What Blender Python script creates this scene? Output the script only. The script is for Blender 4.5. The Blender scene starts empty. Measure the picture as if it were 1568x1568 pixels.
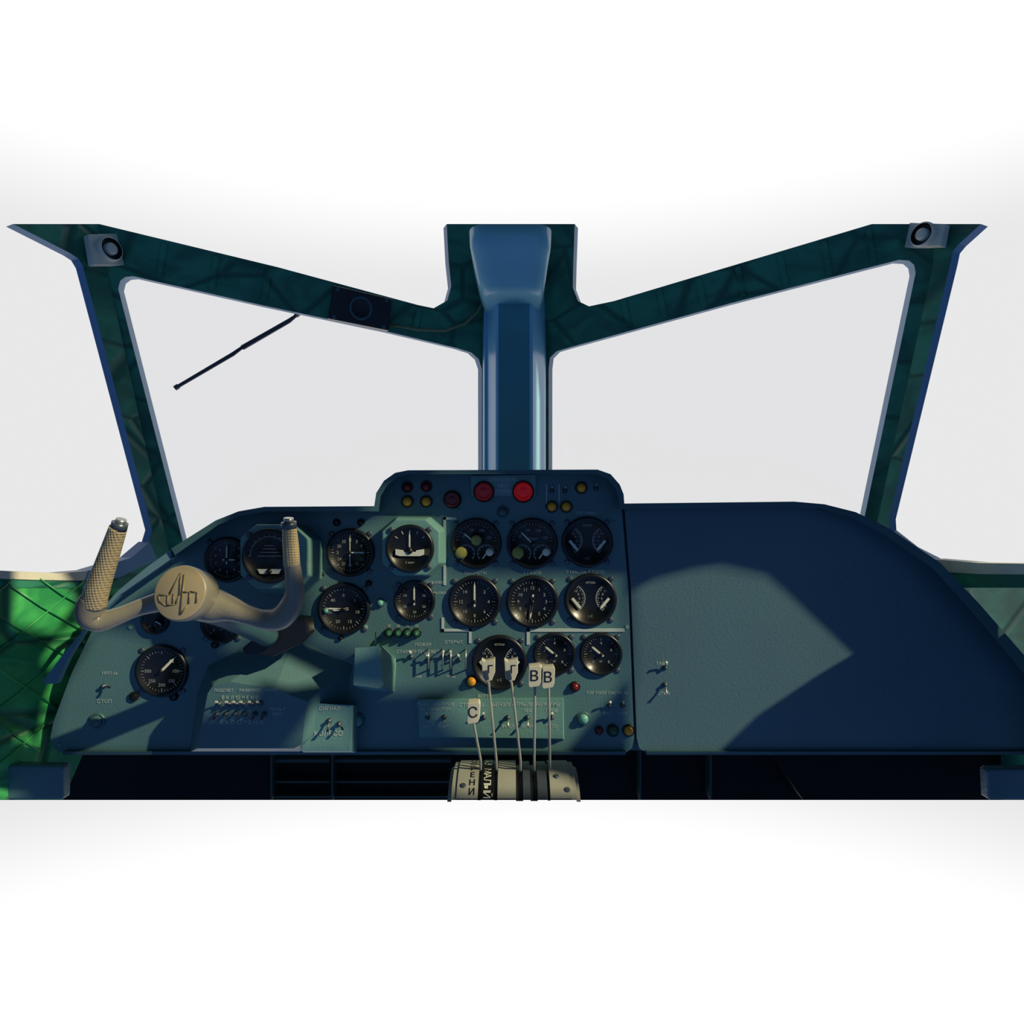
import bpy, bmesh, math
from mathutils import Vector, Matrix
from mathutils.geometry import tessellate_polygon
EZ=1.2; F=980.0; C0=784.0
scene=bpy.context.scene
try:
    scene.view_settings.view_transform='Standard'; scene.view_settings.look='None'
except Exception as e: print(e)
def on(px,py,Y=1.0,off=0.0):
    return Vector(((px-C0)/F*Y, Y-off, EZ+(C0-py)/F*Y))
def onF(px,py,off=0.0):
    dx=(px-C0)/F; dz=(C0-py)/F; s=1 if dx>=0 else -1
    t=1.4/(1+.3*abs(dx)+.2*dz)
    n=Vector((s*.3,1,.2)).normalized()
    return Vector((dx*t,t,EZ+dz*t))+n*off
def onS(px,py,off=0.0):
    dx=(px-C0)/F; dz=(C0-py)/F; s=1 if dx>=0 else -1
    Y=1.25/(abs(dx)+.5); n=Vector((s*1,.5,0)).normalized()
    return Vector((dx*Y,Y,EZ+dz*Y))+n*off
def onR(px,py,off=0.0):
    dx=(px-C0)/F; dz=(C0-py)/F; Y=.885/dx
    return Vector((dx*Y+off,Y,EZ+dz*Y))
# ---------------- materials
def mat(name,col,rough=.5,metal=0,var=0.0,vscale=8,bump=0,bscale=200,spec=.5,col2=None,emit=None,tex='noise'):
    m=bpy.data.materials.new(name); m.use_nodes=True; nt=m.node_tree; b=nt.nodes['Principled BSDF']
    b.inputs['Roughness'].default_value=rough; b.inputs['Metallic'].default_value=metal
    b.inputs['Specular IOR Level'].default_value=spec
    tc=nt.nodes.new('ShaderNodeTexCoord')
    n=nt.nodes.new('ShaderNodeTexNoise'); n.inputs['Scale'].default_value=vscale; n.inputs['Detail'].default_value=6
    nt.links.new(tc.outputs['Object'],n.inputs['Vector'])
    cr=nt.nodes.new('ShaderNodeValToRGB'); c2=col2 or tuple(c*(1-var) for c in col)
    cr.color_ramp.elements[0].position=.35; cr.color_ramp.elements[1].position=.65
    cr.color_ramp.elements[0].color=(*c2,1); cr.color_ramp.elements[1].color=(*col,1)
    nt.links.new(n.outputs['Fac'],cr.inputs['Fac']); nt.links.new(cr.outputs['Color'],b.inputs['Base Color'])
    if bump:
        n2=nt.nodes.new('ShaderNodeTexNoise'); n2.inputs['Scale'].default_value=bscale
        nt.links.new(tc.outputs['Object'],n2.inputs['Vector'])
        bp=nt.nodes.new('ShaderNodeBump'); bp.inputs['Strength'].default_value=bump; bp.inputs['Distance'].default_value=.002
        nt.links.new(n2.outputs[0],bp.inputs['Height']); nt.links.new(bp.outputs[0],b.inputs['Normal'])
    if emit: b.inputs['Emission Color'].default_value=(*emit,1); b.inputs['Emission Strength'].default_value=1
    return m
def padded(name,c1,c2,seam,scale=9,rough=.45,w=.12,bs=.7):
    m=bpy.data.materials.new(name); m.use_nodes=True; nt=m.node_tree; b=nt.nodes['Principled BSDF']; b.inputs['Roughness'].default_value=rough
    tc=nt.nodes.new('ShaderNodeTexCoord'); mp=nt.nodes.new('ShaderNodeMapping'); mp.inputs['Rotation'].default_value=(.3,.7,.2); mp.inputs['Scale'].default_value=(1,1,1.6)
    nt.links.new(tc.outputs['Object'],mp.inputs[0])
    n=nt.nodes.new('ShaderNodeTexNoise'); n.inputs['Scale'].default_value=scale*1.4; n.inputs['Detail'].default_value=4; n.inputs['Distortion'].default_value=1.2
    nt.links.new(mp.outputs[0],n.inputs['Vector'])
    cr=nt.nodes.new('ShaderNodeValToRGB'); cr.color_ramp.elements[0].position=.38; cr.color_ramp.elements[1].position=.62
    cr.color_ramp.elements[0].color=(*c2,1); cr.color_ramp.elements[1].color=(*c1,1); nt.links.new(n.outputs['Fac'],cr.inputs[0])
    v=nt.nodes.new('ShaderNodeTexVoronoi'); v.feature='DISTANCE_TO_EDGE'; v.inputs['Scale'].default_value=scale; nt.links.new(mp.outputs[0],v.inputs['Vector'])
    mr=nt.nodes.new('ShaderNodeMapRange'); mr.inputs[1].default_value=0; mr.inputs[2].default_value=w; mr.interpolation_type='SMOOTHSTEP'; nt.links.new(v.outputs['Distance'],mr.inputs[0])
    mx=nt.nodes.new('ShaderNodeMixRGB'); mx.inputs[1].default_value=(*seam,1); nt.links.new(mr.outputs[0],mx.inputs[0]); nt.links.new(cr.outputs[0],mx.inputs[2]); nt.links.new(mx.outputs[0],b.inputs['Base Color'])
    bp=nt.nodes.new('ShaderNodeBump'); bp.inputs['Strength'].default_value=bs; bp.inputs['Distance'].default_value=.006; nt.links.new(mr.outputs[0],bp.inputs['Height']); nt.links.new(bp.outputs[0],b.inputs['Normal'])
    return m
M={}
M['panel']=mat('panel_blue_paint',(.085,.195,.21),.42,var=.18,vscale=5,bump=.25,bscale=350)
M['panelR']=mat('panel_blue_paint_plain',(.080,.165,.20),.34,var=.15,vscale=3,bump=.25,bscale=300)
M['cover']=mat('cover_teal_paint',(.15,.33,.31),.45,var=.15,vscale=10,bump=.2)
M['rim']=mat('hood_rim_paint',(.05,.13,.15),.4,var=.2)
M['flap']=mat('hood_flap_blue',(.14,.27,.34),.4,var=.1)
M['black']=mat('black_bezel',(.008,.009,.011),.35,var=.2)
M['face']=mat('gauge_face_black',(.006,.007,.008),.3,var=.1)
M['white']=mat('white_marking',(.66,.68,.58),.6)
M['dimwhite']=mat('dim_marking',(.36,.40,.37),.6)
M['label']=mat('engraved_label',(.46,.58,.54),.6)
M['line']=mat('panel_line_white',(.44,.54,.52),.6)
M['amber']=mat('amber_lens',(.95,.42,.03),.2,var=.1)
M['yel']=mat('yellow_knob',(.38,.36,.08),.4,var=.1)
M['red']=mat('red_lens',(.75,.012,.01),.2,var=.2,emit=(.09,0,0))
M['mred']=mat('mid_red_lens',(.50,.012,.01),.2,var=.2,emit=(.015,0,0))
M['dred']=mat('dark_red_lens',(.20,.012,.012),.25,var=.2)
M['grn']=mat('green_lens',(.02,.10,.06),.3)
M['teal']=mat('teal_knob',(.14,.38,.32),.4)
M['metal']=mat('switch_metal',(.45,.45,.42),.3,metal=.8)
M['green']=padded('frame_green_padding',(.036,.29,.17),(.018,.16,.10),(.012,.12,.075),7,.45,.07,.35)
M['edge']=mat('frame_edge_skylit_blue',(.14,.28,.44),.5,var=.1)  # blue sky light on the window reveals put into the colour
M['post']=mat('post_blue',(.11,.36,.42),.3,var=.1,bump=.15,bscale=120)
M['post_lit']=mat('post_skylit_blue',(.30,.68,.90),.3,var=.08)  # lit copy of post: sky light on its sides put into the colour
M['fan']=mat('overhead_housing_blue',(.36,.74,.80),.3,var=.08)
M['sill']=mat('sill_cream',(.70,.68,.54),.6,var=.15,vscale=30)
M['dark']=mat('footwell_shade',(.005,.006,.006),.7,var=.5,vscale=6,spec=.2)  # near-black: shade under the panel put into the colour
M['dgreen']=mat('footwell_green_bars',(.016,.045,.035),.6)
M['yoke']=mat('yoke_paint',(.23,.215,.165),.36,var=.12,bump=.15,bscale=300)
M['hub']=mat('hub_paint',(.42,.35,.21),.42,var=.08)
M['hubl']=mat('hub_logo',(.20,.16,.08),.4,var=.1)
M['quad']=mat('quadrant_beige',(.34,.35,.29),.45,var=.15,vscale=20)
M['steel']=mat('quadrant_steel',(.10,.13,.16),.35,metal=.5,var=.3,vscale=20)
M['hand']=mat('lever_handle_ivory',(.66,.64,.48),.4,var=.1,vscale=30)
M['brk']=mat('bracket_grey',(.82,.78,.62),.5,var=.12,vscale=30)
M['shell']=mat('cabin_shell_green',(.03,.12,.09),.7,var=.4)
M['cable']=mat('cable_brown',(.22,.24,.12),.5)
M['quilt']=padded('wall_green_quilt',(.07,.50,.13),(.02,.26,.08),(.02,.16,.06),8,.4,.09,.6)
M['wipe']=mat('wiper_dark',(.01,.012,.03),.4)
def knurl():
    m=mat('grip_knurl',(.42,.34,.19),.42,var=.1,vscale=40)
    nt=m.node_tree; b=nt.nodes['Principled BSDF']; tc=nt.nodes.new('ShaderNodeTexCoord')
    v=nt.nodes.new('ShaderNodeTexVoronoi'); v.inputs['Scale'].default_value=330; v.inputs['Randomness'].default_value=.0
    nt.links.new(tc.outputs['Object'],v.inputs['Vector'])
    bp=nt.nodes.new('ShaderNodeBump'); bp.inputs['Strength'].default_value=.8; bp.inputs['Distance'].default_value=.0018; bp.invert=True
    nt.links.new(v.outputs['Distance'],bp.inputs['Height']); nt.links.new(bp.outputs[0],b.inputs['Normal'])
    return m
M['knurl']=knurl()
def glassmat():
    m=bpy.data.materials.new('window_glass'); m.use_nodes=True; nt=m.node_tree; nt.nodes.clear()
    o=nt.nodes.new('ShaderNodeOutputMaterial'); t=nt.nodes.new('ShaderNodeBsdfTransparent'); g=nt.nodes.new('ShaderNodeBsdfGlossy')
    g.inputs['Roughness'].default_value=.05; t.inputs['Color'].default_value=(.985,.985,.985,1)
    mx=nt.nodes.new('ShaderNodeMixShader'); mx.inputs[0].default_value=.015
    nt.links.new(t.outputs[0],mx.inputs[1]); nt.links.new(g.outputs[0],mx.inputs[2]); nt.links.new(mx.outputs[0],o.inputs[0]); return m
M['glass']=glassmat()
_tc={}
def text_mesh(s):
    if s in _tc: return _tc[s]
    cu=bpy.data.curves.new('t','FONT'); cu.body=s; cu.size=1; cu.align_x='CENTER'; cu.resolution_u=2
    ob=bpy.data.objects.new('t',cu); scene.collection.objects.link(ob)
    dg=bpy.context.evaluated_depsgraph_get(); dg.update()
    me=bpy.data.meshes.new_from_object(ob.evaluated_get(dg))
    r=([v.co.copy() for v in me.vertices],[tuple(p.vertices) for p in me.polygons])
    bpy.data.objects.remove(ob); bpy.data.meshes.remove(me); bpy.data.curves.remove(cu)
    _tc[s]=r; return r
class MB:
    def __init__(s,name): s.name=name; s.bm=bmesh.new(); s.mats=[]
    def mi(s,k):
        if k not in s.mats: s.mats.append(k)
        return s.mats.index(k)
    def face(s,vs,k,smooth=False):
        try: f=s.bm.faces.new(vs)
        except ValueError: return None
        f.material_index=s.mi(k); f.smooth=smooth; return f
    def v(s,co): return s.bm.verts.new(co)
    def prism(s,A,B,k,ks=None,cap=True):
        a=[s.v(p) for p in A]; b=[s.v(p) for p in B]; n=len(a)
        s.face(a,k)
        if cap: s.face(b[::-1],ks if isinstance(ks,str) else k)
        for i in range(n): s.face([a[i],b[i],b[(i+1)%n],a[(i+1)%n]],(ks[i] if isinstance(ks,list) else ks) or k)
    def pp(s,pts,Y0,Y1,k,ks=None,pts1=None):
        A=[on(x,y,Y0) for x,y in pts]
        B=[on(x,y,Y1) for x,y in pts1] if pts1 else [Vector((p.x,Y1,p.z)) for p in A]
        s.prism(A,B,k,ks)
    def holed(s,outer,holes,f0,f1,k,ks):
        loops=[outer]+holes
        tris=tessellate_polygon([[Vector((x,y,0)) for x,y in l] for l in loops])
        flat=[p for l in loops for p in l]
        a=[s.v(f0(*p)) for p in flat]; b=[s.v(f1(*p)) for p in flat]
        for t in tris:
            s.face([a[i] for i in t],k); s.face([b[i] for i in reversed(t)],ks)
        o=0
        for l in loops:
            n=len(l)
            for i in range(n): s.face([a[o+i],b[o+i],b[o+(i+1)%n],a[o+(i+1)%n]],ks)
            o+=n
    def lathe(s,prof,o,ax,kl,seg=32,smooth=True):
        ax=Vector(ax).normalized(); u=ax.orthogonal().normalized(); w=ax.cross(u)
        rings=[]
        for r,h in prof:
            if r<=1e-6: rings.append([s.v(o+ax*h)])
            else: rings.append([s.v(o+ax*h+(u*math.cos(2*math.pi*i/seg)+w*math.sin(2*math.pi*i/seg))*r) for i in range(seg)])
        for j in range(len(rings)-1):
            k=kl[j] if isinstance(kl,list) else kl
            a,b=rings[j],rings[j+1]
            for i in range(seg):
                i2=(i+1)%seg
                if len(a)==1 and len(b)==1: continue
                if len(a)==1: s.face([a[0],b[i],b[i2]],k,smooth)
                elif len(b)==1: s.face([a[i],b[0],a[i2]][::1],k,smooth)
                else: s.face([a[i],b[i],b[i2],a[i2]],k,smooth)
    def tube(s,pts,rad,k,seg=14,smooth=True,cap=True):
        pts=[Vector(p) for p in pts]; n=len(pts)
        if not isinstance(rad,(list,tuple)): rad=[rad]*n
        rings=[]; u=None
        for i in range(n):
            t=(pts[min(i+1,n-1)]-pts[max(i-1,0)]).normalized()
            if u is None: u=t.orthogonal().normalized()
            else: u=(u-t*u.dot(t)).normalized()
            w=t.cross(u)
            rings.append([s.v(pts[i]+(u*math.cos(2*math.pi*j/seg)+w*math.sin(2*math.pi*j/seg))*rad[i]) for j in range(seg)])
        for a,b,i in zip(rings,rings[1:],range(n)):
            kk=k[i] if isinstance(k,list) else k
            for j in range(seg): s.face([a[j],b[j],b[(j+1)%seg],a[(j+1)%seg]],kk,smooth)
        if cap:
            s.face(rings[0][::-1],k[0] if isinstance(k,list) else k); s.face(rings[-1],k[-1] if isinstance(k,list) else k)
    def loft(s,rings,k,smooth=False):
        R=[[s.v(p) for p in r] for r in rings]; n=len(R[0])
        for a,b in zip(R,R[1:]):
            for j in range(n): s.face([a[j],b[j],b[(j+1)%n],a[(j+1)%n]],k,smooth)
        s.face(R[0],k); s.face(R[-1][::-1],k)
    def text(s,str_,o,size,k,U=Vector((1,0,0)),V=Vector((0,0,1))):
        vs,fs=text_mesh(str_)
        b=[s.v(o+U*(c.x*size)+V*((c.y-.34)*size)) for c in vs]
        for f in fs: s.face([b[i] for i in f],k)
    def ptext(s,str_,px,py,size,k='label',Y=.999):
        s.text(str_,on(px,py,Y),size/F*1.35,k)
    def dome(s,px,py,r,k,Y=1.0,h=None,ring='black'):
        r=r/F*Y; o=on(px,py,Y); h=h or r*.9
        if ring: s.lathe([(r*1.35,0),(r*1.35,.003),(r*1.05,.004),(r*1.0,.001)],o,(0,-1,0),ring,20)
        s.lathe([(r,0),(r,.003)]+[(r*math.cos(a),.003+h*math.sin(a)) for a in [math.pi/2*i/6 for i in range(1,6)]]+[(0,.003+h)],o,(0,-1,0),k,20)
    def build(s,parent=None,bevel=0,loc=None):
        bmesh.ops.recalc_face_normals(s.bm,faces=s.bm.faces)
        if loc is None:
            n=len(s.bm.verts); loc=sum((v.co for v in s.bm.verts),Vector())/max(n,1)
        loc=Vector(loc)
        for v in s.bm.verts: v.co-=loc
        me=bpy.data.meshes.new(s.name); s.bm.to_mesh(me); s.bm.free()
        for k in s.mats: me.materials.append(M[k])
        ob=bpy.data.objects.new(s.name,me); scene.collection.objects.link(ob); ob.location=loc
        if bevel:
            md=ob.modifiers.new('bevel','BEVEL'); md.width=bevel; md.segments=2; md.limit_method='ANGLE'; md.angle_limit=math.radians(35)
        return ob
# ---------------- windshield frame
LW=[(181,442),(184,430),(192,424),(204,423),(400,467),(590,507),(700,533),(722,540),(733,550),(738,565),(738,845),(284,845)]
RW=[(840,845),(840,565),(842,548),(852,538),(872,532),(1120,464),(1376,398),(1392,399),(1400,406),(1402,418),(1322,800),(1312,845)]
m=MB('windshield_frame')
m.holed([(784,343),(684,343),(687,400),(691,438),(685,460),(664,472),(640,467),(425,409),(152,343),(158,380),(165,420),(262,860),(784,860)],[LW],lambda x,y:onF(x-.01,y,0),lambda x,y:onF(x-.01,y,.035),'green','edge')
m.holed([(784,343),(880,343),(878,400),(877,440),(885,461),(902,469),(940,461),(1335,343),(1432,343),(1428,410),(1343,800),(1332,860),(784,860)],[RW],lambda x,y:onF(x+.01,y,0),lambda x,y:onF(x+.01,y,.035),'green','edge')
for x,ya,yb in [(955,458,503),(1010,442,489),(1070,425,473),(1130,407,457),(1195,388,441),(1262,368,424),(1330,350,405)]:
    m.prism([onF(x-5,ya+3,-.004),onF(x+3,ya+1,-.004),onF(x+12,yb-4,-.004),onF(x+4,yb-2,-.004)],[onF(x-8,ya+4,.0),onF(x+6,ya,.0),onF(x+15,yb-5,.0),onF(x+1,yb-1,.0)],'green')
for x,ya,yb in [(250,372,427),(330,391,446),(410,411,464),(640,473,512)]:
    m.prism([onF(x-2,ya+1,-.004),onF(x+6,ya+3,-.004),onF(x-2,yb-2,-.004),onF(x-10,yb-4,-.004)],[onF(x-5,ya,.0),onF(x+9,ya+4,.0),onF(x+1,yb-1,.0),onF(x-13,yb-5,.0)],'green')
m.build()
m=MB('side_window_frame')
m.holed([(152,343),(165,420),(262,860),(262,900),(-70,900),(-70,880),(0,879),(90,881),(140,874),(200,856),(226,836),(233,812),(127,408),(120,396),(108,388),(20,343)],[],lambda x,y:onS(x,y,0),lambda x,y:onS(x,y,.02),'green','edge')
q=[(-70,872),(0,874),(90,878),(133,874),(128,889),(60,888),(-70,884)]
m.prism([onS(x,y,-.002) for x,y in q],[onS(x,y,.03) for x,y in q],'sill')
q=[(133,874),(200,854),(228,830),(240,856),(180,885),(128,889)]
m.prism([onS(x,y,-.002) for x,y in q],[onS(x,y,.03) for x,y in q],'edge')
m.build()
m=MB('side_window_frame')
m.holed([(1432,343),(1428,410),(1343,800),(1332,900),(1640,900),(1640,872),(1568,866),(1500,866),(1440,861),(1395,838),(1362,812),(1361,795),(1456,400),(1459,385),(1468,374),(1502,343)],[],lambda x,y:onS(x,y,0),lambda x,y:onS(x,y,.02),'green','edge')
q=[(1430,856),(1500,862),(1640,864),(1640,880),(1500,879),(1452,876)]
m.prism([onS(x,y,-.002) for x,y in q],[onS(x,y,.03) for x,y in q],'sill')
m.build()
for nm,poly in (('window_1',LW),('window_2',RW)):
    m=MB(nm)
    m.prism([onF(x,y,.030) for x,y in poly],[onF(x,y,.032) for x,y in poly],'glass'); m.build()
m=MB('wall_left'); q=[(-70,884),(262,884),(300,1000),(130,1150),(97,1225),(-70,1225)]
m.prism([onS(x,y,.001) for x,y in q],[onS(x,y,.02) for x,y in q],'quilt')
for a,b in [((-60,950),(20,886)),((-60,1040),(128,890)),((-60,1130),(120,985)),((-60,1215),(80,1100)),((-60,905),(110,1010)),((0,886),(125,965)),((-60,985),(90,1085)),((-60,1065),(60,1150)),((60,886),(130,930))]:
    m.tube([onS(*a,-.001),onS((a[0]+b[0])/2,(a[1]+b[1])/2+3,-.0015),onS(*b,-.001)],.0016,'quilt',6)
m.build()
m=MB('wall_right'); q=[(1400,868),(2000,868),(2000,1225),(1400,1225)]
m.prism([onR(x,y,.001) for x,y in q],[onR(x,y,.02) for x,y in q],'green')
m.build()
# ---------------- centre post and overhead housing
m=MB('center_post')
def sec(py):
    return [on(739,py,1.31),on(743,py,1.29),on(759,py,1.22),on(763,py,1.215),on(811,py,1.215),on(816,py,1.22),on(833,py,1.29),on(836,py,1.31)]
m.prism(sec(440),sec(800),'post',['post_lit','post_lit','post_lit','post','post_lit','post_lit','post_lit','post'])
m.tube([on(744,455,1.28),on(744,790,1.28)],.0035,'post_lit',8)
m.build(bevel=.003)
m=MB('overhead_fan_housing')
def rr(x0,x1,py,Y0,Y1,r=.03):
    a=on(x0,py,Y0).x; b=on(x1,py,Y0).x; z=on(0,py,Y0).z; P=[]
    for cx,cy,a0 in ((b-r,Y0+r,-90),(b-r,Y1-r,0),(a+r,Y1-r,90),(a+r,Y0+r,180)):
        for i in range(5):
            t=math.radians(a0+22.5*i); P.append(Vector((cx+r*math.cos(t),cy+r*math.sin(t),z)))
    return P
m.loft([rr(717,846,343,1.10,1.30),rr(718,845,366,1.10,1.30),rr(720,844,374,1.102,1.30),rr(723,841,388,1.115,1.30),rr(730,837,420,1.13,1.30),rr(736,833,437,1.14,1.30),rr(739,830,446,1.15,1.30,.025),rr(746,824,450,1.16,1.29,.02)],'fan',True)
m.build()
m=MB('electrical_cable')
m.tube([onF(596,497,-.004),onF(640,505,-.006),onF(680,507,-.008),onF(710,497,-.01),onF(730,478,-.012),onF(742,455,-.012)],.0032,'cable',8); m.build()
m=MB('compass_light_box')
q=[(509,440),(598,461),(593,508),(502,490)]
A=[onF(x,y,-.03) for x,y in q]; B=[onF(x,y,-.001) for x,y in q]
m.prism(A,B,'black')
n=(A[1]-A[0]).cross(A[3]-A[0]).normalized(); n=n if n.y<0 else -n
m.lathe([(.022,0),(.022,.004),(.018,.005),(.017,.002),(0,.002)],(A[0]+A[1]+A[2]+A[3])/4,n,['black','rim','rim','face'],28)
for i in range(4): m.lathe([(.004,0),(.003,.002),(0,.002)],A[i]*.82+(A[0]+A[1]+A[2]+A[3])*.045,n,'rim',10)
m.build(bevel=.002)
for cx,cy,x0,x1,y0,y1 in ((155,385,125,187,360,409),(1426,360,1394,1457,344,382)):
    m=MB('ceiling_lamp_fitting')
    q=[(x0,y0+2),(x1-8,y0),(x1,y1),(x0+8,y1)] if cx<700 else [(x0+8,y0),(x1,y0+2),(x1-6,y1-2),(x0,y1)]
    A=[onS(x,y,-.018) for x,y in q]; B=[onS(x,y,-.003) for x,y in q]
    m.prism(A,B,'brk')
    n=(A[1]-A[0]).cross(A[3]-A[0]).normalized(); n=n if n.y<0 else -n
    o=(A[0]+A[1]+A[2]+A[3])/4
    m.lathe([(.020,0),(.020,.008),(.017,.010),(.016,.002),(.010,.002),(.010,.010),(.006,.012),(0,.012)],o,n,['brk','brk','black','black','brk','brk','brk'],24)
    m.build(bevel=.003)
m=MB('windshield_wiper')
m.tube([onF(452,478,.06),onF(440,487,.06),onF(365,530,.06)],[.003,.0045,.005],'wipe',8)
m.tube([onF(368,527,.062),onF(350,540,.062),onF(258,594,.062)],[.003,.004,.0035],'wipe',8)
m.tube([onF(262,591,.066),onF(256,595,.066)],.005,'wipe',8)
m.tube([onF(452,478,.06),onF(470,462,.034)],.005,'wipe',8)
m.build()
# ---------------- instrument panel
RO=[(262,840),(330,797),(365,783),(405,776),(573,775),(576,755),(588,736),(605,724),(625,720),(915,719),(935,726),(949,742),(955,757),(956,771),(1216,768),(1262,772),(1310,784),(1360,808),(1440,862),(1500,925),(1568,1003),(1640,1090)]
RI=[(268,850),(334,804),(368,790),(407,783),(580,783),(583,760),(593,743),(608,731),(626,726),(912,726),(929,732),(942,747),(947,762),(948,780),(1214,776),(1258,780),(1304,792),(1350,816),(1428,870),(1484,932),(1552,1012),(1622,1100)]
m=MB('instrument_panel')
LP=[(96,1153),(82,1146),(77,1130),(82,1105),(110,1030),(140,968),(180,905),(225,868),(262,845),(330,802),(365,788),(405,780),(576,780),(579,760),(589,742),(604,729),(622,724),(912,724),(932,731),(945,745),(950,760),(952,780),(962,900),(971,1130),(968,1145),(958,1153)]
RP=[(956,776),(1216,773),(1300,789),(1350,814),(1430,869),(1490,930),(1568,1015),(1640,1100),(1640,1153),(990,1153),(979,1146),(975,1130),(966,900)]
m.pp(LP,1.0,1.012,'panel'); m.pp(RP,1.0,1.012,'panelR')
deck=[(100,1149),(84,1130),(142,970),(228,870)]+[(x,y+2) for x,y in RO]+[(1640,1149)]
m.pp(deck,1.013,1.12,'rim')
n=len(RO); Yf=.955
a=[m.v(on(x,y,1.02)) for x,y in RO]; b=[m.v(on(x,y,Yf)) for x,y in RO]; c=[m.v(on(x,y,Yf)) for x,y in RI]; d=[m.v(on(x,y,1.001)) for x,y in RI]
for i in range(n-1):
    for p,q in ((a,b),(b,c),(c,d)): m.face([p[i],p[i+1],q[i+1],q[i]],'rim')
m.pp([(262,842),(228,866),(180,905),(132,960),(98,1000),(66,1043),(70,1047),(86,1047),(104,1008),(128,968),(150,945),(182,912),(262,856)],.96,.97,'flap')
m.pp([(96,1151),(958,1151),(958,1156),(96,1156)],.992,1.01,'rim'); m.pp([(990,1151),(1640,1151),(1640,1156),(990,1156)],.992,1.01,'rim')
m.pp([(302,1146),(318,1062),(326,1050),(352,1044),(420,1055),(470,1074),(462,1140),(450,1146)],.94,1.0,'panel',None,
     [(290,1152),(303,1060),(318,1020),(372,992),(452,978),(540,1018),(530,1078),(462,1152)])
m.pp([(470,1076),(540,1080),(536,1150),(462,1150)],.955,1.0,'cover',None,[(476,1074),(548,1080),(548,1153),(466,1153)])
m.pp([(544,992),(580,989),(586,1049),(580,1054),(541,1049)],.93,1.0,'cover',None,[(560,990),(584,988),(607,1010),(604,1060),(560,1058)])
m.pp([(640,1072),(862,1070),(862,1131),(642,1128)],.985,1.0,'cover',None,[(638,1070),(863,1068),(864,1133),(640,1130)])
m.pp([(721,729),(820,727),(820,759),(722,760)],.994,1.0,'cover')
def line(pts,w=4):
    for (x0,y0),(x1,y1) in zip(pts,pts[1:]):
        if x0==x1: q=[(x0-w/2,min(y0,y1)-w/2),(x0+w/2,min(y0,y1)-w/2),(x0+w/2,max(y0,y1)+w/2),(x0-w/2,max(y0,y1)+w/2)]
        else: q=[(min(x0,x1)-w/2,y0-w/2),(max(x0,x1)+w/2,y0-w/2),(max(x0,x1)+w/2,y0+w/2),(min(x0,x1)-w/2,y0+w/2)]
        m.pp(q,.9985,1.0,'line')
line([(697,794),(681,794),(681,894)]); line([(678,948),(678,965),(720,965),(720,983)]); line([(809,985),(809,965),(954,965)],5)
line([(837,742),(837,782)],1.5); line([(856,742),(856,768)],1.5)
L=[('ТОПЛИВА',897,786,5),('Р МАСЛА Т ТОПЛ',896,876,5),('ОБОРОТЫ',728,877,5),('Т ГАЗОВ',815,877,5),('ТРИММЕР',666,892,4),('ЗАКРЫЛКИ',668,908,4),
('СТАРТЕР ПОДСВЕТ',640,998,5),('ОТКРЫТ',695,983,5),('МРП-56',168,1031,5),('СТОП',160,1074,6),('ТОР ТОПЛ СИСТЕМЫ',930,1061,4.5),('ВКЛ',930,1092,5),('ТАВ-1',1014,1016,5),('ОТКЛ',1016,1062,5),
('ПОЖАР',648,987,5),('ВЕРТ',740,1066,5),('ЛЕВ',640,1036,4),('ПРАВ',690,1036,4),('ПРАВ',953,1092,4)]
for t,x,y,s_ in L: m.ptext(t,x,y,s_)
for t,x,y,s_ in [('ПОДСВЕТ',343,1057,5),('РАЗВОРОТ',383,1057,5),('МАЯК',415,1057,5),('В К Л Ю Ч Е Н О',368,1068,6),('В К Л Ю Ч Е Н О',370,1106,7),('ПУЛЬТ',425,1086,6),('СВЕТ',425,1093,5)]:
    m.text(t,on(x,y,.9385),s_/F*1.15,'label')
for t,x,y,s_ in [('СИГНАЛ',505,1085,6),('КОЛЕСО',503,1123,8)]: m.text(t,on(x,y,.954),s_/F*1.25,'white')
for t,x,y,s_ in [('ПОЖАР КАТЕРОВ',667,1078,5),('ВКЛ ВЫКЛЮЧ',667,1086,5),('СТВОРКИ',722,1080,6),('БЕНЗОМЕР',775,1079,6),('ПЫЛЕФИЛЬТРЫ',826,1079,6),('ЗАКР',655,1112,5),('ОТКР',680,1112,5),('ВЫКЛ',778,1112,5),('ЗИМА',808,1112,5),('ЛЕТО',845,1112,5),('ЛЕВ',808,1088,5),('ПРАВ',845,1088,5)]:
    m.text(t,on(x,y,.984),s_/F*1.3,'label')
for t,x,y in [('ДВИГАТЕЛЬ',769,734),('НЕТ',770,744),('ЗАПУСКА',770,752)]: m.text(t,on(x,y,.9932),.0075,'white')
for x,y,r in ((206,1066,8),(267,1066,7),(330,987,6),(522,977,4),(492,880,5),(516,800,6),(553,800,6),(565,893,5)): m.dome(x,y,r*.7,'face',1.0,.002)
for x,y in [(92,1140),(955,1142),(940,800),(700,780),(600,900),(960,960),(560,960),(200,960)]:
    m.lathe([(.0035,0),(.003,.0015),(0,.002)],on(x,y),(0,-1,0),'cover',10)
m.build(bevel=.0015)
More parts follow.
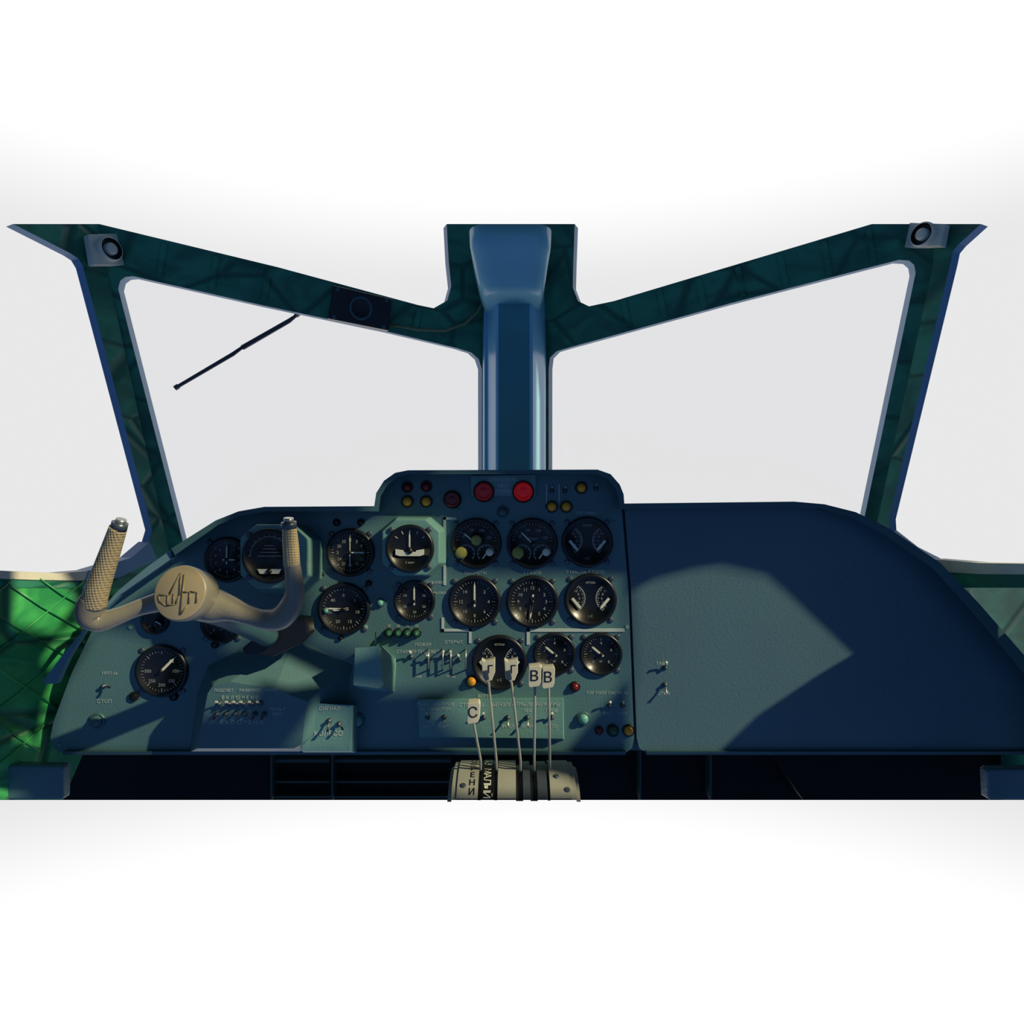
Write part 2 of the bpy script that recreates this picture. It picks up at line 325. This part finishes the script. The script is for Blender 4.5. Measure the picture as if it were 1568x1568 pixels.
# ---------------- gauges
def gauge(name,px,py,r,kind,Y=1.0,needles=(),nums=(),screws=True,knobs=()):
    m=MB(name); s=Y/F; R=r*s; o=on(px,py,Y)
    m.lathe([(R*1.06,0),(R*1.06,.003),(R*1.03,.006),(R*.93,.0065),(R*.88,.002),(0,.002)],o,(0,-1,0),['black','black','black','black','face'],48)
    def P(a,rr,h=.0026):
        t=math.radians(a); return o+Vector((math.sin(t)*rr*R,-h,math.cos(t)*rr*R))
    def tick(a,r0,r1,w,k='dimwhite'):
        d=Vector((math.cos(math.radians(a)),0,-math.sin(math.radians(a))))*w*R
        m.face([m.v(P(a,r0)-d),m.v(P(a,r1)-d),m.v(P(a,r1)+d),m.v(P(a,r0)+d)],k)
    def arc(cx,cz,rad,a0,a1,w,k='dimwhite',n=14,h=.0026):
        pa=[]
        for i in range(n+1):
            t=math.radians(a0+(a1-a0)*i/n)
            for q in (rad-w,rad+w): pa.append(m.v(o+Vector(((cx+math.sin(t)*q)*R,-h,(cz+math.cos(t)*q)*R))))
        for i in range(n): m.face([pa[2*i],pa[2*i+1],pa[2*i+3],pa[2*i+2]],k)
    def needle(a,ln,w=.035,tail=.2,k='white',cx=0,cz=0,h=.0045):
        t=math.radians(a); d=Vector((math.sin(t),0,math.cos(t))); p=Vector((math.cos(t),0,-math.sin(t))); c=o+Vector((cx*R,-h,cz*R))
        m.face([m.v(c-d*tail*R-p*w*R),m.v(c+d*ln*.8*R-p*w*R),m.v(c+d*ln*R),m.v(c+d*ln*.8*R+p*w*R),m.v(c-d*tail*R+p*w*R)],k)
    if kind=='full':
        for i in range(40): tick(i*9,.76 if i%5 else .70,.84,.008 if i%5 else .014)
        for i,t in enumerate(nums): m.text(t,P(i*360/len(nums),.56),R*.19,'dimwhite')
    elif kind=='arc':
        for i in range(31): tick(-135+i*9,.76 if i%5 else .68,.84,.008 if i%5 else .014)
        for i,t in enumerate(nums): m.text(t,P(-135+i*270/(len(nums)-1),.54),R*.20,'dimwhite')
        m.text('кг',P(180,.35),R*.17,'dimwhite')
    elif kind=='dual':
        for sx in (-1,1):
            for i in range(13):
                t=math.radians(-sx*(32+i*9.6)); q0=.58
                d=Vector((math.sin(t),0,math.cos(t))); p=Vector((math.cos(t),0,-math.sin(t)))*.011*R; c=o+Vector((sx*.80*R,-.0026,.06*R))
                q1=.50 if i%2 else .46
                m.face([m.v(c+d*q0*R-p),m.v(c+d*q1*R-p),m.v(c+d*q1*R+p),m.v(c+d*q0*R+p)],'dimwhite')
            arc(sx*.80,.06,.58,-32*sx,-147*sx,.014)
            for i,t in enumerate(('10','8','6','4','2')):
                a=math.radians(-sx*(36+i*27)); m.text(t,o+Vector(((sx*.80+math.sin(a)*.35)*R,-.0026,(.06+math.cos(a)*.36)*R)),R*.14,'dimwhite')
            needle(-sx*140,.50,.055,.06,'white',cx=sx*.70,cz=.02)
        m.text('кг/см',o+Vector((0,-.0026,.70*R)),R*.15,'dimwhite')
        m.text('t C',o+Vector((0,-.0026,-.66*R)),R*.15,'dimwhite')
    elif kind=='triple':
        for i in range(19): tick(-80+i*9,.78 if i%3 else .72,.86,.008)
        for i,t in enumerate(('0','50','100','150')): m.text(t,P(-60+i*42,.58),R*.16,'dimwhite')
        for sx in (-1,1):
            arc(sx*.42,-.42,.36,-130,130,.012)
            for i in range(9):
                t=math.radians(-120+i*30); c=o+Vector((sx*.42*R,-.0026,-.42*R)); d=Vector((math.sin(t),0,math.cos(t))); p=Vector((math.cos(t),0,-math.sin(t)))*.01*R
                m.face([m.v(c+d*.27*R-p),m.v(c+d*.34*R-p),m.v(c+d*.34*R+p),m.v(c+d*.27*R+p)],'dimwhite')
            needle(-150 if sx<0 else 215,.28,.03,.06,cx=sx*.42,cz=-.42)
        m.text('об/мин',P(0,.2),R*.15,'dimwhite')
    elif kind=='turn':
        for i in range(5): tick(-50+i*25,.70,.84,.018,'white')
        w=[(-.62,.0),(-.30,-.05),(-.26,-.12),(.26,-.12),(.30,-.05),(.62,.0),(.62,-.24),(.45,-.30),(-.45,-.30),(-.62,-.24)]
        m.prism([o+Vector((x*R,-.0045,(z-.02)*R)) for x,z in w],[o+Vector((x*R,-.002,(z-.02)*R)) for x,z in w],'white')
        m.lathe([(R*.13,0),(R*.13,.003),(0,.004)],o+Vector((0,-.003,-.10*R)),(0,-1,0),'black',20)
        m.text('2 мин',P(180,.60),R*.15,'dimwhite')
    elif kind=='horizon':
        arc(0,0,.74,-90,90,.012)
        for i in range(13): tick(-90+i*15,.74,.82,.012)
        for z,wd in ((.12,.35),(.25,.25),(-.02,.45),(.38,.18)):
            m.prism([o+Vector((sx*wd*R,-.003,(z+dz)*R)) for sx,dz in ((-1,0),(1,0),(1,.03),(-1,.03))],[o+Vector((sx*wd*R,-.0025,(z+dz)*R)) for sx,dz in ((-1,0),(1,0),(1,.03),(-1,.03))],'dimwhite')
        w=[(-.46,-.50),(.46,-.50),(.36,-.68),(-.36,-.68)]
        m.face([m.v(o+Vector((x*R,-.004,z*R))) for x,z in w],'white')
        m.lathe([(R*.10,0),(R*.10,.003),(0,.004)],o+Vector((0,-.003,-.59*R)),(0,-1,0),'black',20)
    for nd in needles: needle(*nd)
    if needles: m.lathe([(R*.08,0),(R*.07,.003),(0,.0035)],o-Vector((0,.004,0)),(0,-1,0),'black',16)
    if screws:
        for a in (45,135,225,315): m.lathe([(.0042,0),(.0042,.0015),(.003,.0022),(0,.0022)],P(a,1.17,0),(0,-1,0),'steel',12)
    for kx,ky,kr,kk in knobs:
        m.lathe([(kr*s,0),(kr*s,.006),(kr*s*.7,.008),(0,.008)],on(kx,ky,Y)-Vector((0,.004,0)),(0,-1,0),kk,20)
    return m.build(bevel=0)
gauge('altimeter_gauge',349,857,33,'full',needles=((0,.7),(90,.4)),nums=('0','1','2','3','4','5','6','7','8','9'))
gauge('heading_gauge',537,846,35,'full',needles=((0,.75,.02,.6),(90,.65,.03,.1)),nums=('С','3','6','В','12','15','Ю','21','24','З','30','33'))
gauge('engine_tachometer_gauge',729,832,37,'triple',needles=((-50,.7,.03,.1),),knobs=((730,827,8,'yel'),(707,846,9,'yel'),(750,845,6,'brk')))
gauge('engine_tachometer_gauge',815,832,37,'triple',needles=((-45,.7,.03,.1),),knobs=((793,846,9,'yel'),(836,845,6,'brk')))
gauge('oil_pressure_gauge',899,830,37,'dual')
gauge('oil_pressure_gauge',904,918,38,'dual')
gauge('cylinder_temperature_gauge',765,1014,40,'dual')
gauge('airspeed_gauge',527,932,38,'full',needles=((272,.7),(262,.45)),nums=('0','5','10','15','20','30','40'))
gauge('variometer_gauge',635,920,30,'full',needles=((0,.75,.04),),nums=('','10','20','30','20','10'))
gauge('tachometer_gauge',727,921,38,'full',needles=((0,.78),),nums=('','2','4','6','8','10','12','14'))
gauge('clock_gauge',815,921,38,'full',needles=((187,.72,.035,.3),(188,.5)),nums=('12','1','2','3','4','5','','7','8','9','10','11'))
gauge('speed_gauge',249,1027,38,'full',needles=((45,.75,.05,.1),),nums=('','50','100','150','200','250','300',''))
gauge('fuel_gauge',849,1001,31,'arc',needles=((-50,.62,.05,.15),),nums=('0','2','4','6','8'))
gauge('fuel_gauge',920,1001,31,'arc',needles=((-50,.62,.05,.15),),nums=('0','2','4','6','8'))
gauge('pressure_gauge',340,953,30,'arc',needles=((40,.6,.05,.1),),nums=('0','2','4','6'))
gauge('pressure_gauge',239,950,20,'arc',needles=((120,.6,.05,.1),),nums=('0','1','2'),screws=False)
def octa(cx,cy,rx,ry,c=.35): return [(cx-rx*c*1.5,cy-ry),(cx+rx*c*1.5,cy-ry),(cx+rx,cy-ry*c*1.6),(cx+rx,cy+ry*c*1.6),(cx+rx*c*1.5,cy+ry),(cx-rx*c*1.5,cy+ry),(cx-rx,cy+ry*c*1.6),(cx-rx,cy-ry*c*1.6)]
h=MB('turn_indicator_housing'); h.pp(octa(629,838,44,43),.965,1.0,'cover',None,octa(634,837,50,46)); h.build(bevel=.002)
gauge('turn_indicator_gauge',628,840,35,'turn',Y=.964,needles=((0,.72,.035,-.05),))
h=MB('attitude_indicator_housing'); h.pp(octa(418,852,50,49),.915,1.0,'cover',None,octa(436,857,58,53)); h.build(bevel=.002)
gauge('attitude_indicator_gauge',414,851,40,'horizon',Y=.914,screws=True)
# ---------------- lamps
def lamp(nm,px,py,r,k,Y=1.0,ring='black',h=None):
    m=MB(nm); m.dome(px,py,r,k,Y,h,ring); m.build()
for x,y in ((624,768),(653,768),(890,747),(845,776),(867,776),(722,1043),(962,1118)): lamp('amber_indicator_lamp',x,y,7,'amber')
for x,y in ((624,746),(653,745)): lamp('dark_red_indicator_lamp',x,y,6.5,'dred')
lamp('red_indicator_lamp',880,1051,6,'dred'); lamp('red_indicator_lamp',917,1118,5,'dred'); lamp('green_indicator_lamp',938,1118,7,'grn')
def bigred(px,py,r,k,Y=.994):
    m=MB('red_warning_lamp'); s=Y/F; o=on(px,py,Y)
    pr=[(r*s*1.15,0),(r*s*1.15,.004),(r*s,.005),(r*s*.98,.008),(r*s*.8,.0125),(r*s*.75,.011),(r*s*.4,.013),(0,.0135)]
    m.lathe(pr,o,(0,-1,0),['black','black',k,k,k,k,k],28); m.build()
bigred(741,753,14,'mred'); bigred(801,753,14.5,'red'); bigred(693,765,12,'dred',1.0)
for x,y,r in ((583,923,5),(547,1103,9),(893,1100,8),(150,1103,9),(770,784,7),(500,935,4)): lamp('push_button_knob',x,y,r,'teal' if x!=150 and x!=770 else 'rim',ring='rim')
m=MB('indicator_light_row')
for x in (596,610,624,638): m.dome(x,969,5.5,'grn',1.0,.012)
for x in (596,610,624,638): m.ptext('Ш',x,958,4)
m.build()
# ---------------- toggle switches (one repeated mass)
m=MB('toggle_switches')
def toggle(px,py,Y=1.0,up=1,ln=11,k='metal',tip='white',side=0,sc=.72):
    o=on(px,py,Y)
    m.lathe([(.0055*sc,0),(.0055*sc,.002),(.0035*sc,.003),(.0035*sc,.006),(0,.006)],o,(0,-1,0),'steel',10)
    e=o+Vector((side*.004,-.013,up*ln/F)); m.tube([o+Vector((0,-.004,0)),o*.4+e*.6,e],[.0014*sc,.0018*sc,.0026*sc],[k,tip],8)
for x in (337,352,363,374,387,399): toggle(x,1077,.94,1,6)
for x in (333,347,361,375,391,405): toggle(x,1093,.94,-1,4,tip='dred' if x in(333,391,405) else 'dimwhite')
for x in (655,680,741,778,808,845): toggle(x,1098,.985,1 if x%2 else -1,10)
for x,y in ((656,1010),(680,1004),(691,1004),(703,1010),(630,1005)): toggle(x,y,1.0,1,10)
for x in (656,678,690,713):
    m.tube([on(x,994),on(x,996,.988),on(x,1022,.988),on(x,1026)],.0013,'metal',8)
for x,y in ((933,1080),(953,1080)): toggle(x,y,1.0,1,9)
toggle(1018,1022); toggle(1018,1048,up=-1)
for x,y in ((845,752),(865,752),(912,748)): toggle(x,y,1.0,1,8,tip='metal')
toggle(505,1103,.955,-1,12,tip='black'); toggle(160,1050,1.0,.3,3,side=4,tip='black'); toggle(520,1108,.955,-1,4,side=2,tip='black')
m.tube([on(575,990,.94),on(575,968,.94)],.0012,'metal',6)
m.build()
# ---------------- control yoke
m=MB('control_yoke')
def sm(pts,n=6):
    out=[]; P=[pts[0]]+list(pts)+[pts[-1]]
    for i in range(1,len(P)-2):
        for j in range(n):
            t=j/n; q=[]
            for c in range(4):
                a,b,d,e=P[i-1][c],P[i][c],P[i+1][c],P[i+2][c]
                q.append(.5*((2*b)+(-a+d)*t+(2*a-5*b+4*d-e)*t*t+(-a+3*b-3*d+e)*t**3))
            out.append(q)
    out.append(list(pts[-1])); return out
def ytube(pts,k,n=6,seg=20):
    o=sm(pts,n); m.tube([on(x,y,Y) for x,y,Y,r in o],[r*Y/F for x,y,Y,r in o],k,seg)
ytube([(181,808,.715,12.5),(171,838,.72,14),(160,870,.725,15.5),(148,905,.73,17.5),(143,925,.735,18.5)],'knurl')
ytube([(144,916,.733,18.2),(138,932,.737,20),(139,945,.74,19),(154,951,.745,16),(182,943,.75,13),(212,931,.755,12.5),(250,920,.76,16)],'yoke')
m.tube([on(181,811,.715),on(184,800,.714)],.0085,'steel',18); m.tube([on(184,802,.714),on(186,795,.713)],.0055,'metal',18)
ytube([(290,920,.765,26),(325,927,.77,27),(352,932,.77,20),(380,942,.77,15),(405,949,.768,15.5),(428,947,.766,18),(443,932,.762,17.5),(451,910,.757,14.5),(450,885,.75,13),(447,862,.745,12)],'yoke')
ytube([(447,866,.746,12.5),(445,835,.74,12.2),(443,806,.735,10.5)],'knurl')
m.tube([on(443,809,.735),on(442,799,.734)],.0085,'steel',18); m.tube([on(442,800,.734),on(442,793,.733)],.0055,'metal',18)
hc=on(276,908,.735); ax=Vector((-.10,-.93,.20)).normalized()
R=43*.735/F
m.lathe([(R*.7,-.040),(R*.92,-.030),(R*.98,-.014),(R*1.0,-.002),(R*.97,.001),(R*.93,.0015),(0,.0015)],hc,ax,['yoke','yoke','yoke','yoke','hub','hub'],48)
U=Vector((1,0,0)); U=(U-ax*U.dot(ax)).normalized(); V=ax.cross(U)
if V.z<0: V=-V
def hp(u,v,h=.0035): return hc+ax*h+U*(u*R)+V*(v*R)
for pts in ([(-.78,-.08),(-.38,-.06),(-.02,.72),(.02,-.10),(-.10,-.40),(-.45,-.45),(-.72,-.30),(-.78,-.08)],[(.12,.66),(.12,-.76),(.34,-.48)],[(-.42,-.08),(-.42,-.42)],[(-.20,-.02),(-.20,-.42)],[(.12,.02),(.40,.04),(.40,-.38)],[(.40,.04),(.68,.02),(.68,-.36)]):
    for a,b in zip(pts,pts[1:]): m.tube([hp(*a,.0015),hp(*b,.0015)],.0011,'hubl',6)
ytube([(300,925,.78,24),(335,938,.82,20),(375,957,.87,17),(412,975,.925,16)],'rim')
m.build()
m=MB('control_column_boot')
m.pp([(370,993),(394,974),(452,946),(470,948),(473,972),(460,986),(418,1006),(373,1003)],.925,.955,'black')
m.build(bevel=.003)
# ---------------- throttle quadrant
m=MB('throttle_quadrant')
cY,cz,RR=.84,-.417,.085
prof=[]; a=150.0
while a>=-20:
    t=math.radians(a); y=cY+RR*math.cos(t); z=cz+RR*math.sin(t); prof.append((a,y,z,z/y)); a-=2
front=[p for p in prof if p[3]>-.450]
pts=[(p[1],p[2]) for p in front]
zc=pts[0][1]
pts=[p for p in pts if p[1]>=zc-.001]
strips=[(686,692,'quad',-.008),(692,700,'quad',-.002),(700,732,'quad',0),(732,737,'black',-.004),(737,757,'face',0),(757,762,'black',-.004),(762,790,'quad',0),(790,801,'black',-.006),(801,812,'steel',-.001),(812,823,'black',-.006),(823,838,'steel',-.001),(838,842,'black',-.005),(842,874,'quad',0),(874,882,'quad',-.002),(882,888,'quad',-.008)]
for x0,x1,k,dr in strips:
    X0=(x0-C0)/F*.80; X1=(x1-C0)/F*.80
    sc=[((y-cY)*(1+dr/RR)+cY,(z-cz)*(1+dr/RR)+cz) for y,z in pts]
    A=[Vector((X0,y,EZ+z)) for y,z in sc]; B=[Vector((X1,y,EZ+z)) for y,z in sc]
    m.prism(A,B,k)
def qtext(s,px,k,size,a0,a1,rot=False):
    n=len(s)
    for i,ch in enumerate(s):
        if ch==' ': continue
        t=math.radians(a0+i*(a1-a0)/(n-1)); y=cY+(RR+.0008)*math.cos(t); z=cz+(RR+.0008)*math.sin(t)
        V=Vector((0,math.sin(t),-math.cos(t)))*1.15
        if rot: m.text(ch,Vector(((px-C0)/F*.8-.001,y,EZ+z)),size,k,U=-V,V=Vector((1,0,0)))
        else: m.text(ch,Vector(((px-C0)/F*.8,y,EZ+z)),size,k,U=Vector((1,0,0)),V=V)
qtext('ПОРЕНИ',723,'black',.0115,80,124)
qtext('ГАЗ МАЛЫЙ',747,'white',.0125,76,127,True)
for px,a in ((709,118),(853,108),(868,122)):
    t=math.radians(a); m.lathe([(.004,0),(.003,.0015),(0,.0015)],Vector(((px-C0)/F*.8,cY+RR*math.cos(t),EZ+cz+RR*math.sin(t))),(0,math.cos(t),math.sin(t)),'steel',10)
X0=(700-C0)/F*.8; X1=(874-C0)/F*.8
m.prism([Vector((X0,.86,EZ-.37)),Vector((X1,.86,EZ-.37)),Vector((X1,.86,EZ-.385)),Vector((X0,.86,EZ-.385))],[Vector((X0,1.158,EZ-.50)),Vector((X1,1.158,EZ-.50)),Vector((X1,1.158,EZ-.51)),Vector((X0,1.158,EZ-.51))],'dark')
m.build(bevel=.001)
def lever(nm,x0,y0,x1,y1,kind,letter):
    m=MB(nm); Y=.80
    m.tube([on(x0,y0+16,.83),on(x0,y0,.82),on((x0*.5+x1*.5),(y0+y1)/2,.81),on(x1,y1,Y)],.0018,'quad',8)
    if kind=='B':
        q=[(x1-9,y1-29),(x1+8,y1-31),(x1+10,y1-27),(x1+9,y1-5),(x1+6,y1+1),(x1-8,y1+3),(x1-10,y1)]
        m.pp(q,.792,.810,'hand'); m.text(letter,on(x1-1,y1-15,.7915),.0185,'black')
    else:
        q=[(x1-11,y1-34),(x1-5,y1-31),(x1+10,y1-35),(x1+10,y1-14),(x1+5,y1-2),(x1-3,y1),(x1-9,y1-6)]
        m.pp(q,.792,.806,'hand'); m.pp([(x1-9,y1-16),(x1-1,y1-18),(x1+1,y1-3),(x1-5,y1-1)],.790,.792,'steel'); m.text(letter,on(x1+3,y1-19,.7915),.014,'black')
    m.build(bevel=.0015)
lever('throttle_lever',760,1164,748,1044,'T','Г'); lever('throttle_lever',797,1164,783,1044,'T','Г')
lever('propeller_lever',818,1164,819,1050,'B','В'); lever('propeller_lever',842,1164,840,1052,'B','В')
lever('mixture_lever',736,1164,725,1106,'B','С')
# ---------------- footwell
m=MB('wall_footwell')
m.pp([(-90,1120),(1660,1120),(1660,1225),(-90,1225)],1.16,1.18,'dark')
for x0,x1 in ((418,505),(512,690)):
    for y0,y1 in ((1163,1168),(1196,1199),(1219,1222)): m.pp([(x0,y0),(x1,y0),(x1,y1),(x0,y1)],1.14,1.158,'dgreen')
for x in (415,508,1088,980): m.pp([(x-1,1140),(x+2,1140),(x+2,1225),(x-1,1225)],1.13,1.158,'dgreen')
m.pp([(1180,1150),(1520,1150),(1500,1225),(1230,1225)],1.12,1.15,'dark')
m.build()
m=MB('side_console_box'); m.pp([(-60,1171),(94,1173),(97,1178),(96,1225),(-60,1225)],.972,.99,'panel'); m.build(bevel=.003)
m=MB('side_console_box'); m.pp([(1512,1182),(1518,1178),(1640,1176),(1640,1225),(1514,1225)],.972,.99,'panelR'); m.build(bevel=.003)
# ---------------- unseen cabin shell and added sun blocker, openings shaped to place sun patches
S=Vector((2,-1,1.4))
def slab(name,P,n,t=.02):
    m=MB(name); m.prism(P,[p+n*t for p in P],'shell'); return m.build(loc=(0,0,0))
def SR(sx,Y): return sx*(1.25-.5*Y)
w=slab('wall_cabin_right_sun_mask',[Vector((SR(1,Y),Y,EZ+z)) for Y,z in ((.90,-.6),(.90,.54),(-.9,.54),(-.9,-.6))],Vector((1,.5,0)).normalized())
wl=slab('wall_cabin_left',[Vector((SR(-1,Y),Y,EZ+z)) for Y,z in ((.90,-.44),(.90,.0),(-.9,.0),(-.9,-.44))],Vector((-1,.5,0)).normalized())
r1=slab('ceiling_sun_mask',[Vector((x,y,EZ+.56)) for x,y in ((-1.2,.67),(1.3,.67),(1.75,-.9),(-1.75,-.9))],Vector((0,0,1)))
r2=slab('sun_blocker_forward',[Vector((x,y,EZ+.94)) for x,y in ((-1.2,1.13),(2.6,1.13),(2.6,.3),(-1.2,.3))],Vector((0,0,1)))  # added occluder: unseen slab keeping direct sun off the frame beams
LIT=[  # wanted sun patches, swept back into odd-shaped openings by cut()
 (1.0,[(966,906),(1000,888),(1060,872),(1100,866),(1170,880),(1200,905),(1305,1002),(1250,1035),(1160,1095),(1095,1156),(1020,1156),(966,1156)]),
 (1.0,[(480,985),(470,900),(486,812),(560,800),(600,784),(675,796),(690,872),(760,880),(860,880),(950,885),(958,1040),(930,1075),(860,1156),(705,1156),(640,1100),(720,1050),(590,1060),(560,1000)]),
 (1.0,[(70,1156),(90,1060),(150,960),(230,975),(290,1000),(240,1060),(310,1090),(280,1156)]),
 (.955,[(318,1062),(350,1015),(400,985),(470,980),(545,1022),(430,1062),(350,1050)]),
 (.955,[(475,1078),(530,1086),(560,1156),(420,1156)]),
 (.97,[(200,870),(262,835),(330,795),(300,850),(262,870),(150,960),(120,960)]),
 (.93,[(372,798),(470,798),(500,815),(500,910),(464,900),(464,840),(440,812),(375,816)]),
 (.73,[(90,780),(230,780),(335,860),(350,960),(300,990),(100,985)]),
 (.74,[(425,780),(480,780),(480,870),(425,870)]),
 (.80,[(680,1000),(870,1000),(905,1230),(680,1230)]),
 (1.25,[(812,560),(845,600),(845,735),(808,735)]),
 (1.25,[(1250,362),(1285,352),(1285,425),(1265,430)]),
 (1.05,[(-60,890),(60,888),(130,900),(60,990),(-60,1040)]),
 (.97,[(-50,1180),(20,1168),(50,1200),(30,1230),(-50,1230)]),
]
def cut(ob):
    for Y,pl in LIT:
        mm=MB('cutter'); A=[on(x,y,Y) for x,y in pl]
        mm.prism([p+S*.06 for p in A],[p+S*2.2 for p in A],'shell'); c=mm.build(loc=(0,0,0))
        md=ob.modifiers.new('b','BOOLEAN'); md.operation='DIFFERENCE'; md.solver='EXACT'; md.object=c
        bpy.context.view_layer.update(); dg=bpy.context.evaluated_depsgraph_get()
        me=bpy.data.meshes.new_from_object(ob.evaluated_get(dg)); ob.modifiers.clear(); ob.data=me
        bpy.data.objects.remove(c)
for ob in (w,r1,r2): cut(ob)
# ---------------- light
sun=bpy.data.lights.new('sun','SUN'); sun.energy=4.2; sun.color=(1,.86,.54); sun.angle=math.radians(.8)
so=bpy.data.objects.new('sun',sun); scene.collection.objects.link(so); so.location=(2,-1,3)
so.rotation_euler=(-S).to_track_quat('-Z','Y').to_euler()
wd=bpy.data.worlds.new('sky'); scene.world=wd; wd.use_nodes=True; nt=wd.node_tree; nt.nodes.clear()
out=nt.nodes.new('ShaderNodeOutputWorld'); bg=nt.nodes.new('ShaderNodeBackground'); tc=nt.nodes.new('ShaderNodeTexCoord'); sp=nt.nodes.new('ShaderNodeSeparateXYZ')
nt.links.new(tc.outputs['Generated'],sp.inputs[0])
mr=nt.nodes.new('ShaderNodeMapRange'); mr.inputs[1].default_value=.2; mr.inputs[2].default_value=.6; mr.interpolation_type='SMOOTHSTEP'; nt.links.new(sp.outputs['Y'],mr.inputs[0])
ab=nt.nodes.new('ShaderNodeMath'); ab.operation='ABSOLUTE'; nt.links.new(sp.outputs['Z'],ab.inputs[0])
m2=nt.nodes.new('ShaderNodeMapRange'); m2.inputs[1].default_value=.32; m2.inputs[2].default_value=.46; m2.interpolation_type='SMOOTHSTEP'; nt.links.new(ab.outputs[0],m2.inputs[0])
mxw=nt.nodes.new('ShaderNodeMixRGB'); mxw.inputs[1].default_value=(.81,.81,.82,1); mxw.inputs[2].default_value=(1.02,1.02,1.02,1); nt.links.new(m2.outputs[0],mxw.inputs[0])
mx=nt.nodes.new('ShaderNodeMixRGB'); mx.inputs[1].default_value=(.062,.124,.29,1); nt.links.new(mr.outputs[0],mx.inputs[0]); nt.links.new(mxw.outputs[0],mx.inputs[2])
nt.links.new(mx.outputs[0],bg.inputs[0]); nt.links.new(bg.outputs[0],out.inputs[0])
cam=bpy.data.cameras.new('camera'); co=bpy.data.objects.new('camera',cam); scene.collection.objects.link(co)
co.location=(0,0,EZ); co.rotation_euler=(math.radians(90),0,0); cam.sensor_width=36; cam.lens=22.5; cam.clip_start=.01
scene.camera=co
